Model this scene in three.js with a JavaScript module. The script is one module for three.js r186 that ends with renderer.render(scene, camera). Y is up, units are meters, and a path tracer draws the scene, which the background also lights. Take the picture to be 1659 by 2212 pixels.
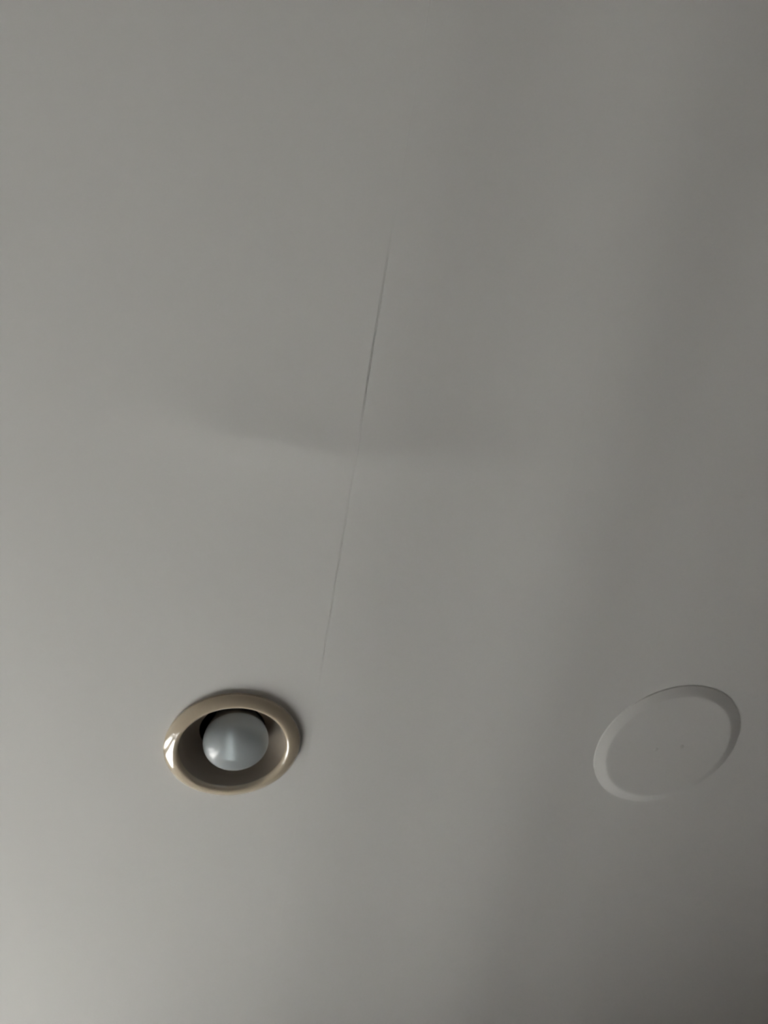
import * as THREE from 'three';
import { mergeGeometries, mergeVertices } from 'three/addons/utils/BufferGeometryUtils.js';
import { RoundedBoxGeometry } from 'three/addons/geometries/RoundedBoxGeometry.js';

// ---------------------------------------------------------------- camera, sky, exposure
// World: y up, metres. x runs across the ceiling boards, -z along the ceiling seam, away from the camera.
const scene = new THREE.Scene();
const CEILING = 2.4;
const camera = new THREE.PerspectiveCamera(65.34, 1659 / 2212, 0.02, 60);
camera.position.set(0, CEILING - 0.5856, 0);
{ // a phone held below the ceiling: 60 degrees up, turned 27 degrees off the seam, rolled 20 degrees
  const right = new THREE.Vector3(0.9717, -0.171, 0.1627);
  const up = new THREE.Vector3(-0.0647, 0.4698, 0.8804);
  const back = new THREE.Vector3(-0.227, -0.866, 0.4455);
  camera.quaternion.setFromRotationMatrix(new THREE.Matrix4().makeBasis(right, up, back)).normalize();
}
camera.focus = 0.55; camera.userData.fStop = 7.5;   // the phone focused a little short
scene.add(camera);
// a high sun along the outside wall: it reaches the paving outside, not the room
const sun = new THREE.DirectionalLight(new THREE.Color(1, 0.97, 0.93), 14);
sun.position.set(5, 10, -5 + 1.2); sun.target.position.set(-1, 0, -5);
sun.castShadow = true; sun.shadow.mapSize.set(2048, 2048);
Object.assign(sun.shadow.camera, { left: -12, right: 12, top: 12, bottom: -12, near: 0.5, far: 40 });
scene.add(sun, sun.target);
scene.background = new THREE.Color(0.93, 0.97, 1.0);   // an even overcast sky
scene.backgroundIntensity = 6;
scene.environmentIntensity = 6;

const renderer = new THREE.WebGLRenderer({ antialias: true });
renderer.toneMapping = THREE.LinearToneMapping;
renderer.toneMappingExposure = 3.4;
renderer.shadowMap.enabled = true;

// ---------------------------------------------------------------- helpers
const smooth = (a, b, x) => { const k = Math.min(1, Math.max(0, (x - a) / (b - a))); return k * k * (3 - 2 * k); };
function mesh(name, geometry, material, parent = scene) {
  const m = new THREE.Mesh(geometry, material);
  m.name = name; m.castShadow = m.receiveShadow = true; parent.add(m);
  return m;
}
function structure(o, label) { o.userData.kind = 'structure'; if (label) o.userData.label = label; return o; }
function box(x0, x1, y0, y1, z0, z1) {
  return new THREE.BoxGeometry(x1 - x0, y1 - y0, z1 - z0).translate((x0 + x1) / 2, (y0 + y1) / 2, (z0 + z1) / 2);
}
function lathe(points, segments = 128) { return new THREE.LatheGeometry(points.map((p) => new THREE.Vector2(p[0], p[1])), segments); }
// a smooth profile through the given points
function curve(points, n = 60) {
  return new THREE.CatmullRomCurve3(points.map((p) => new THREE.Vector3(p[0], p[1], 0)), false, 'centripetal').getPoints(n).map((v) => [Math.max(v.x, 0.00001), v.y]);
}

// ---------------------------------------------------------------- materials
const M = {
  ceiling: new THREE.MeshStandardMaterial({ color: new THREE.Color().setRGB(0.8, 0.79, 0.778), roughness: 0.9 }),
  backing: new THREE.MeshStandardMaterial({ color: new THREE.Color().setRGB(0.45, 0.43, 0.4), roughness: 1 }),
  wall: new THREE.MeshStandardMaterial({ color: new THREE.Color().setRGB(0.36, 0.34, 0.31), roughness: 0.92 }),
  floor: new THREE.MeshStandardMaterial({ color: new THREE.Color().setRGB(0.09, 0.078, 0.065), roughness: 0.6 }),
  paving: new THREE.MeshStandardMaterial({ color: new THREE.Color().setRGB(0.5, 0.49, 0.46), roughness: 0.95 }),
  frame: new THREE.MeshPhysicalMaterial({ color: new THREE.Color().setRGB(0.8, 0.8, 0.79), roughness: 0.35 }),
  pane: new THREE.MeshPhysicalMaterial({ color: 0xffffff, roughness: 0, transmission: 1, thickness: 0, ior: 1.5 }),
  trim: new THREE.MeshPhysicalMaterial({ color: new THREE.Color().setRGB(0.66, 0.56, 0.42), roughness: 0.12, ior: 1.8, clearcoat: 1, clearcoatRoughness: 0.02 }),
  baffle: new THREE.MeshPhysicalMaterial({ color: new THREE.Color().setRGB(0.32, 0.27, 0.22), roughness: 0.6 }),
  dark: new THREE.MeshStandardMaterial({ color: new THREE.Color().setRGB(0.03, 0.035, 0.035), roughness: 0.9 }),
  frosted: new THREE.MeshPhysicalMaterial({ color: new THREE.Color().setRGB(0.88, 0.94, 0.97), roughness: 0.4, transmission: 0.65, thickness: 0, clearcoat: 1, clearcoatRoughness: 0.02 }),
  mirror: new THREE.MeshStandardMaterial({ color: new THREE.Color().setRGB(0.8, 0.8, 0.8), metalness: 1, roughness: 0.3 }),
  neck: new THREE.MeshStandardMaterial({ color: new THREE.Color().setRGB(0.2, 0.19, 0.165), roughness: 0.5 }),
  brass: new THREE.MeshStandardMaterial({ color: new THREE.Color().setRGB(0.6, 0.5, 0.3), metalness: 1, roughness: 0.4 }),
  filament: new THREE.MeshStandardMaterial({ color: new THREE.Color().setRGB(0.3, 0.3, 0.3), metalness: 1, roughness: 0.4 }),
  plate: new THREE.MeshPhysicalMaterial({ color: new THREE.Color().setRGB(0.8, 0.79, 0.778), roughness: 0.7 }),
  screw: new THREE.MeshStandardMaterial({ color: new THREE.Color().setRGB(0.72, 0.71, 0.69), roughness: 0.6 }),
};

// ---------------------------------------------------------------- the room
const X0 = -2.0, X1 = 2.1, Z0 = -1.75, Z1 = 1.9, TH = 0.25;   // inner faces of the walls
const WIN = { x0: -1.75, x1: -0.55, y0: 0.85, y1: 2.12 };        // window opening in the wall ahead, left of the view
structure(mesh('floor', box(X0 - TH, X1 + TH, -0.2, 0, Z0 - TH, Z1 + TH), M.floor), 'brown floor of the room below');
structure(mesh('wall_right', box(X1, X1 + TH, 0, CEILING, Z0 - TH, Z1 + TH), M.wall), 'plain painted wall to the right');
structure(mesh('wall_left', box(X0 - TH, X0, 0, CEILING, Z0 - TH, Z1 + TH), M.wall), 'plain painted wall to the left');
structure(mesh('wall_back', box(X0, X1, 0, CEILING, Z1, Z1 + TH), M.wall), 'plain painted wall behind the viewer');
structure(mesh('wall_front', mergeGeometries([
  box(X0, X1, 0, WIN.y0, Z0 - TH, Z0), box(X0, X1, WIN.y1, CEILING, Z0 - TH, Z0),
  box(X0, WIN.x0, WIN.y0, WIN.y1, Z0 - TH, Z0), box(WIN.x1, X1, WIN.y0, WIN.y1, Z0 - TH, Z0),
]), M.wall), 'plain painted wall with the window');
structure(mesh('ground', box(-40, 40, -0.3, -0.2, -40, Z0 - TH), M.paving), 'pale paving outside the window');

{ // window: outer frame, broad central mullion, two panes, sill
  const w = structure(new THREE.Group()); w.name = 'window_1'; w.position.set((WIN.x0 + WIN.x1) / 2, WIN.y0, Z0 - 0.12); scene.add(w);
  const W = WIN.x1 - WIN.x0, H = WIN.y1 - WIN.y0, b = 0.05, mh = 0.12;
  mesh('frame', mergeGeometries([
    box(-W / 2, W / 2, 0, b, -0.035, 0.035), box(-W / 2, W / 2, H - b, H, -0.035, 0.035),
    box(-W / 2, -W / 2 + b, b, H - b, -0.035, 0.035), box(W / 2 - b, W / 2, b, H - b, -0.035, 0.035),
  ]), M.frame, w);
  mesh('mullion', box(-mh, mh, b, H - b, -0.035, 0.035), M.frame, w);
  for (const s of [-1, 1]) mesh('pane', new THREE.PlaneGeometry(W / 2 - b - mh, H - 2 * b).translate(s * (W / 4 - b / 2 + mh / 2), H / 2, 0), M.pane, w);
  mesh('sill', new RoundedBoxGeometry(W + 0.08, 0.03, 0.2, 3, 0.008).translate(0, -0.016, 0.13), M.frame, w);
}

// ---------------------------------------------------------------- the ceiling: painted boards that meet in a seam and a cross joint
const LIGHT = { x: 0.0475, z: -0.563 };        // downlight
const PLATE = { x: 0.5201, z: -0.5684 };       // blank cover
const HIGHER = 0.0026;   // how much the right-hand board sits above the others
const SEAM = 0.1225;                          // x of the long seam
const seamRight = (t) => 0.296 + 0.07 * t;    // the second seam, a little out of parallel (t = -z)
// where the cross joint runs
const jointAt = (s) => 0.243 + 0.008 * Math.exp(-(((s - SEAM) / 0.05) ** 2)) - 0.012 * smooth(0.03, -0.06, s);
// height of the painted surface over the mean plane (up is positive), a millimetre or so of unevenness
function relief(s, t, tau) {
  let h = 0;
  const ridge = s < SEAM ? 0.0031 * smooth(-0.1, 0.05, s)   : 0.0031 * smooth(0.33, 0.16, s);
  h -= ridge * Math.exp(-Math.sqrt(tau * tau + 0.00002) / 0.034);
  // the strip between the two long seams is dished, and the board beyond it sits HIGHER above the second seam
  const c = seamRight(t) + 0.025, k = (s - SEAM) / (c - SEAM);
  if (k > 0 && k < 1) h += HIGHER * (0.5 - 0.5 * Math.cos(2 * Math.PI * k));
  else if (k >= 1) h += HIGHER * smooth(c, c + 0.085, s);
  // slow waviness, flat where the fittings are screwed on
  let wave = 0.0007 * Math.sin(s * 9 + 1.3 * Math.sin(t * 5)) * Math.sin(t * 7 + 0.6);
  for (const f of [LIGHT, PLATE]) wave *= smooth(0.07, 0.2, Math.hypot(s - f.x, t + f.z));
  h += wave;
  return h;
}
const ceiling = structure(new THREE.Group(), 'off-white painted ceiling of jointed boards'); ceiling.name = 'ceiling'; ceiling.position.y = CEILING; scene.add(ceiling);
function steps(a, b, fineA, fineB) {           // coordinates from a to b: fine near the ends that ask for it, 6 mm in view, coarse beyond
  const out = [a]; let p = a;
  while (p < b - 1e-6) {
    let d = p < -0.4 || p > 1.35 ? 0.12 : 0.006;
    if (fineA && p - a < 0.006) d = 0.0005;
    if (fineB && b - p < 0.0125) d = b - p < 0.0065 ? 0.0005 : 0.006;
    p = Math.min(b, p + d); if (b - p < 0.0003) p = b; out.push(p);
  }
  return out;
}
// one board: 12 mm thick, its room side follows relief(); edge = how far the long edges turn in at the seam
function board(name, sOf, us, taus, drop) {
  const nu = us.length, nt = taus.length, pos = [], nor = [], idx = [];
  const at = (u, tau) => {
    let t = tau; for (let i = 0; i < 3; i++) t = jointAt(sOf(u, t)) + tau;
    const s = sOf(u, t);
    return [s, relief(s, t, tau) + drop(u, s, t, tau), -t];
  };
  const P = new THREE.Vector3(), Q = new THREE.Vector3(), e = 0.0002;
  for (let i = 0; i < nu; i++) for (let j = 0; j < nt; j++) {
    const u = us[i], v = taus[j]; pos.push(...at(u, v));
    const u1 = Math.min(u + e, us[nu - 1]), u0 = Math.max(u - e, us[0]), v1 = Math.min(v + e, taus[nt - 1]), v0 = Math.max(v - e, taus[0]);
    P.fromArray(at(u1, v)).sub(Q.fromArray(at(u0, v)));
    const P2 = new THREE.Vector3().fromArray(at(u, v1)).sub(Q.fromArray(at(u, v0)));
    P2.cross(P).normalize(); if (P2.y > 0) P2.negate();
    nor.push(P2.x, P2.y, P2.z);
  }
  const hole = (k) => Math.hypot(pos[3 * k] - LIGHT.x, pos[3 * k + 2] - LIGHT.z) < 0.0535;
  for (let i = 0; i + 1 < nu; i++) for (let j = 0; j + 1 < nt; j++) {
    const a = i * nt + j, b = a + nt, c = b + 1, d = a + 1;
    if (hole(a) || hole(b) || hole(c) || hole(d)) continue;
    idx.push(a, c, b, a, d, c);
  }
  // edges and back
  const rim = [];
  for (let i = 0; i < nu; i++) rim.push(i * nt);
  for (let j = 1; j < nt; j++) rim.push((nu - 1) * nt + j);
  for (let i = nu - 2; i >= 0; i--) rim.push(i * nt + nt - 1);
  for (let j = nt - 2; j > 0; j--) rim.push(j);
  const g = new THREE.BufferGeometry();
  g.setAttribute('position', new THREE.Float32BufferAttribute(pos, 3));
  g.setAttribute('normal', new THREE.Float32BufferAttribute(nor, 3));
  g.setIndex(idx);
  const sp = [], si = [];
  rim.forEach((k) => { sp.push(pos[3 * k], pos[3 * k + 1], pos[3 * k + 2], pos[3 * k], 0.012, pos[3 * k + 2]); });
  const n = rim.length;
  for (let k = 0; k < n; k++) { const a = 2 * k, b = 2 * ((k + 1) % n); si.push(a, b, a + 1, b, b + 1, a + 1); }
  const side = new THREE.BufferGeometry();
  side.setAttribute('position', new THREE.Float32BufferAttribute(sp, 3)); side.setIndex(si); side.computeVertexNormals();
  const m = mergeGeometries([g, side]);
  return mesh(name, m, M.ceiling, ceiling);
}
{
  const T0 = -Z1 - 0.25, T1 = -Z0 + 0.25;
  const near = steps(T0, 0, false, false), far = steps(0, T1, false, false);
  // the left board hangs a hair lower, most of all between the cross joint and the near end; its edge slopes up into the seam
  const depth = (t) => 0.00028 * (1 - 0.85 * Math.exp(-(((t - 0.246) / 0.016) ** 2))) * smooth(0.03, 0.12, t) * (1 - 0.3 * smooth(0.2, 0.3, t)) * (1 - 0.65 * smooth(0.42, 0.54, t)) * (1 + 0.15 * Math.sin(t * 61) * Math.sin(t * 23));
  const leftDrop = (u, s, t) => -depth(t) * smooth(SEAM - 0.06, SEAM - 0.006, s) * (1 - smooth(SEAM - 0.0022, SEAM, s));
  const midDrop = (u, s, t) => -0.00012 * smooth(0.45, 0.3, t) * smooth(0.08, 0.15, t) * (smooth(0.04, 0.003, seamRight(t) - s) * (1 - smooth(0.002, 0, seamRight(t) - s)));
  const rightDrop = () => 0;
  const sLeft = (u) => u, sRight = (u, t) => u + seamRight(t) - 0.3;
  const sMid = (u, t) => SEAM + (u - SEAM) / (0.3 - SEAM) * (seamRight(t) - SEAM);
  const uL = steps(X0 - 0.25, SEAM - 0.00002, false, true), uM = steps(SEAM + 0.00002, 0.3, true, true), uR = steps(0.3, X1 + 0.2, true, false);
  for (const taus of [near, far]) {
    board('ceiling_board', sLeft, uL, taus, leftDrop);
    board('ceiling_board', sMid, uM, taus, midDrop);
    board('ceiling_board', sRight, uR, taus, rightDrop);
  }
  // the slab over the boards, with the pocket for the lamp housing
  const y0 = 0.012, y1 = 0.2, r = 0.075, a = LIGHT.x, c = LIGHT.z;
  mesh('ceiling_slab', mergeGeometries([
    box(X0 - 0.25, a - r, y0, y1, Z0 - 0.25, Z1 + 0.25), box(a + r, X1 + 0.25, y0, y1, Z0 - 0.25, Z1 + 0.25),
    box(a - r, a + r, y0, y1, Z0 - 0.25, c - r), box(a - r, a + r, y0, y1, c + r, Z1 + 0.25), box(a - r, a + r, 0.16, y1, c - r, c + r),
  ]), M.backing, ceiling);
}

// ---------------------------------------------------------------- recessed downlight with a reflector bulb
{
  const d = new THREE.Group(); d.name = 'recessed_downlight'; d.position.set(LIGHT.x, CEILING, LIGHT.z); scene.add(d);
  d.userData = { label: 'round recessed downlight with a glossy beige rim and an unlit frosted bulb', category: 'ceiling light' };
  // the rim: convex outside, crest, rounded inner lip
  mesh('trim_ring', lathe([[0.0585, 0.0005], ...curve([[0.0634, 0.0004], [0.0636, -0.0016], [0.0643, -0.0028], [0.0644, -0.0035], [0.0635, -0.0046], [0.0602, -0.0067], [0.0564, -0.0082], [0.054, -0.0086], [0.0523, -0.0081], [0.0512, -0.007], [0.0506, -0.0058], [0.0503, -0.0047]], 80)]), M.trim, d);
  // the inner bowl, open round the bulb
  mesh('baffle', lathe([...curve([[0.0503, -0.0045], [0.0492, 0.0005], [0.0475, 0.006], [0.0445, 0.0105], [0.0395, 0.0165], [0.0335, 0.0198], [0.0317, 0.0203]], 30), [0.0317, 0.0215], [0.04, 0.0178], [0.0452, 0.0115], [0.0485, 0.007], [0.0504, 0.001], [0.0512, -0.0046]]), M.baffle, d);
  mesh('housing', lathe([[0.0535, 0.002], [0.0535, 0.1], [0.05, 0.12], [0.0001, 0.122], [0.0001, 0.1235], [0.051, 0.1215], [0.055, 0.1], [0.055, 0.002]]), M.dark, d);
  mesh('lamp_holder', lathe([[0.0001, 0.122], [0.019, 0.121], [0.02, 0.088], [0.018, 0.086], [0.0142, 0.086]], 48), M.dark, d);
  const bulb = new THREE.Group(); bulb.name = 'reflector_bulb'; d.add(bulb);
  bulb.position.set(0.003, 0.004, 0); 
  bulb.userData.label = 'unlit reflector bulb with a frosted round face';
  // frosted front from pole to widest line, then the silvered back down to the cap
  const face = []; for (let i = 0; i <= 40; i++) { const a = i / 40 * (Math.PI / 2 + 0.25); face.push([Math.max(0.00001, 0.0312 * Math.sin(a) ** 0.76), -0.0185 * Math.sign(Math.cos(a)) * Math.abs(Math.cos(a)) ** 0.85]); }
  const end = face[face.length - 1];
  mesh('frosted_face', lathe(face, 96), M.frosted, bulb);
  mesh('silvered_neck', lathe(curve([end, [0.029, 0.0098], [0.0262, 0.017], [0.0215, 0.029], [0.0165, 0.043], [0.0135, 0.057], [0.013, 0.072]], 40), 96), M.mirror, bulb);
  mesh('glass_neck', lathe(curve([[end[0] + 0.0002, end[1]], [0.0295, 0.0098], [0.0267, 0.017], [0.022, 0.029], [0.017, 0.043], [0.014, 0.057], [0.0135, 0.07]], 40), 96), M.neck, bulb);
  mesh('screw_cap', lathe(Array.from({ length: 33 }, (_, i) => [0.0128 + 0.0008 * Math.sin(i * 1.6), 0.07 + i * 0.0007]).concat([[0.004, 0.0955], [0.00001, 0.0965]]), 48), M.brass, bulb);
  const arc = new THREE.CatmullRomCurve3(Array.from({ length: 25 }, (_, i) => { const a = -2.1 + i / 24 * 4.2; return new THREE.Vector3(0.011 * Math.sin(a), 0.012 + 0.0012 * Math.cos(i * 2.2), 0.011 * Math.cos(a)); }));
  const wires = [new THREE.TubeGeometry(arc, 120, 0.0006, 6)];
  for (const s of [-1, 1]) wires.push(new THREE.TubeGeometry(new THREE.LineCurve3(new THREE.Vector3(s * 0.0095, 0.012, -0.0055), new THREE.Vector3(s * 0.004, 0.06, 0)), 4, 0.0005, 6));
  mesh('filament', mergeGeometries(wires), M.filament, bulb);
}

// ---------------------------------------------------------------- round blank cover plate
{
  const p = new THREE.Group(); p.name = 'cover_plate'; p.position.set(PLATE.x, CEILING + HIGHER, PLATE.z); scene.add(p);
  p.userData = { label: 'round white blanking cover with a sloping edge and two tiny screws, beside the downlight', category: 'cover plate' };
  const R = 0.0845;
  mesh('plate', lathe([[0.00001, 0.0004], [R - 0.003, 0.0004], ...curve([[R, 0.0002], [R + 0.0001, -0.0006], [R - 0.0015, -0.001], [R - 0.006, -0.0022], [R - 0.0105, -0.0034], [R - 0.0122, -0.0037], [R - 0.0145, -0.0038]], 40), [0.00001, -0.0038]], 160), M.plate, p);
  for (const s of [-1, 1]) {
    const sc = mesh('screw', lathe([[0.00001, -0.0003], [0.0014, -0.0002], [0.0024, 0.0], [0.0026, 0.0003], [0.0026, 0.0012], [0.00001, 0.0012]], 32), M.screw, p);
    sc.position.set(s * 0.0152, -0.0042, 0.002 * s);
  }
}

renderer.render(scene, camera);
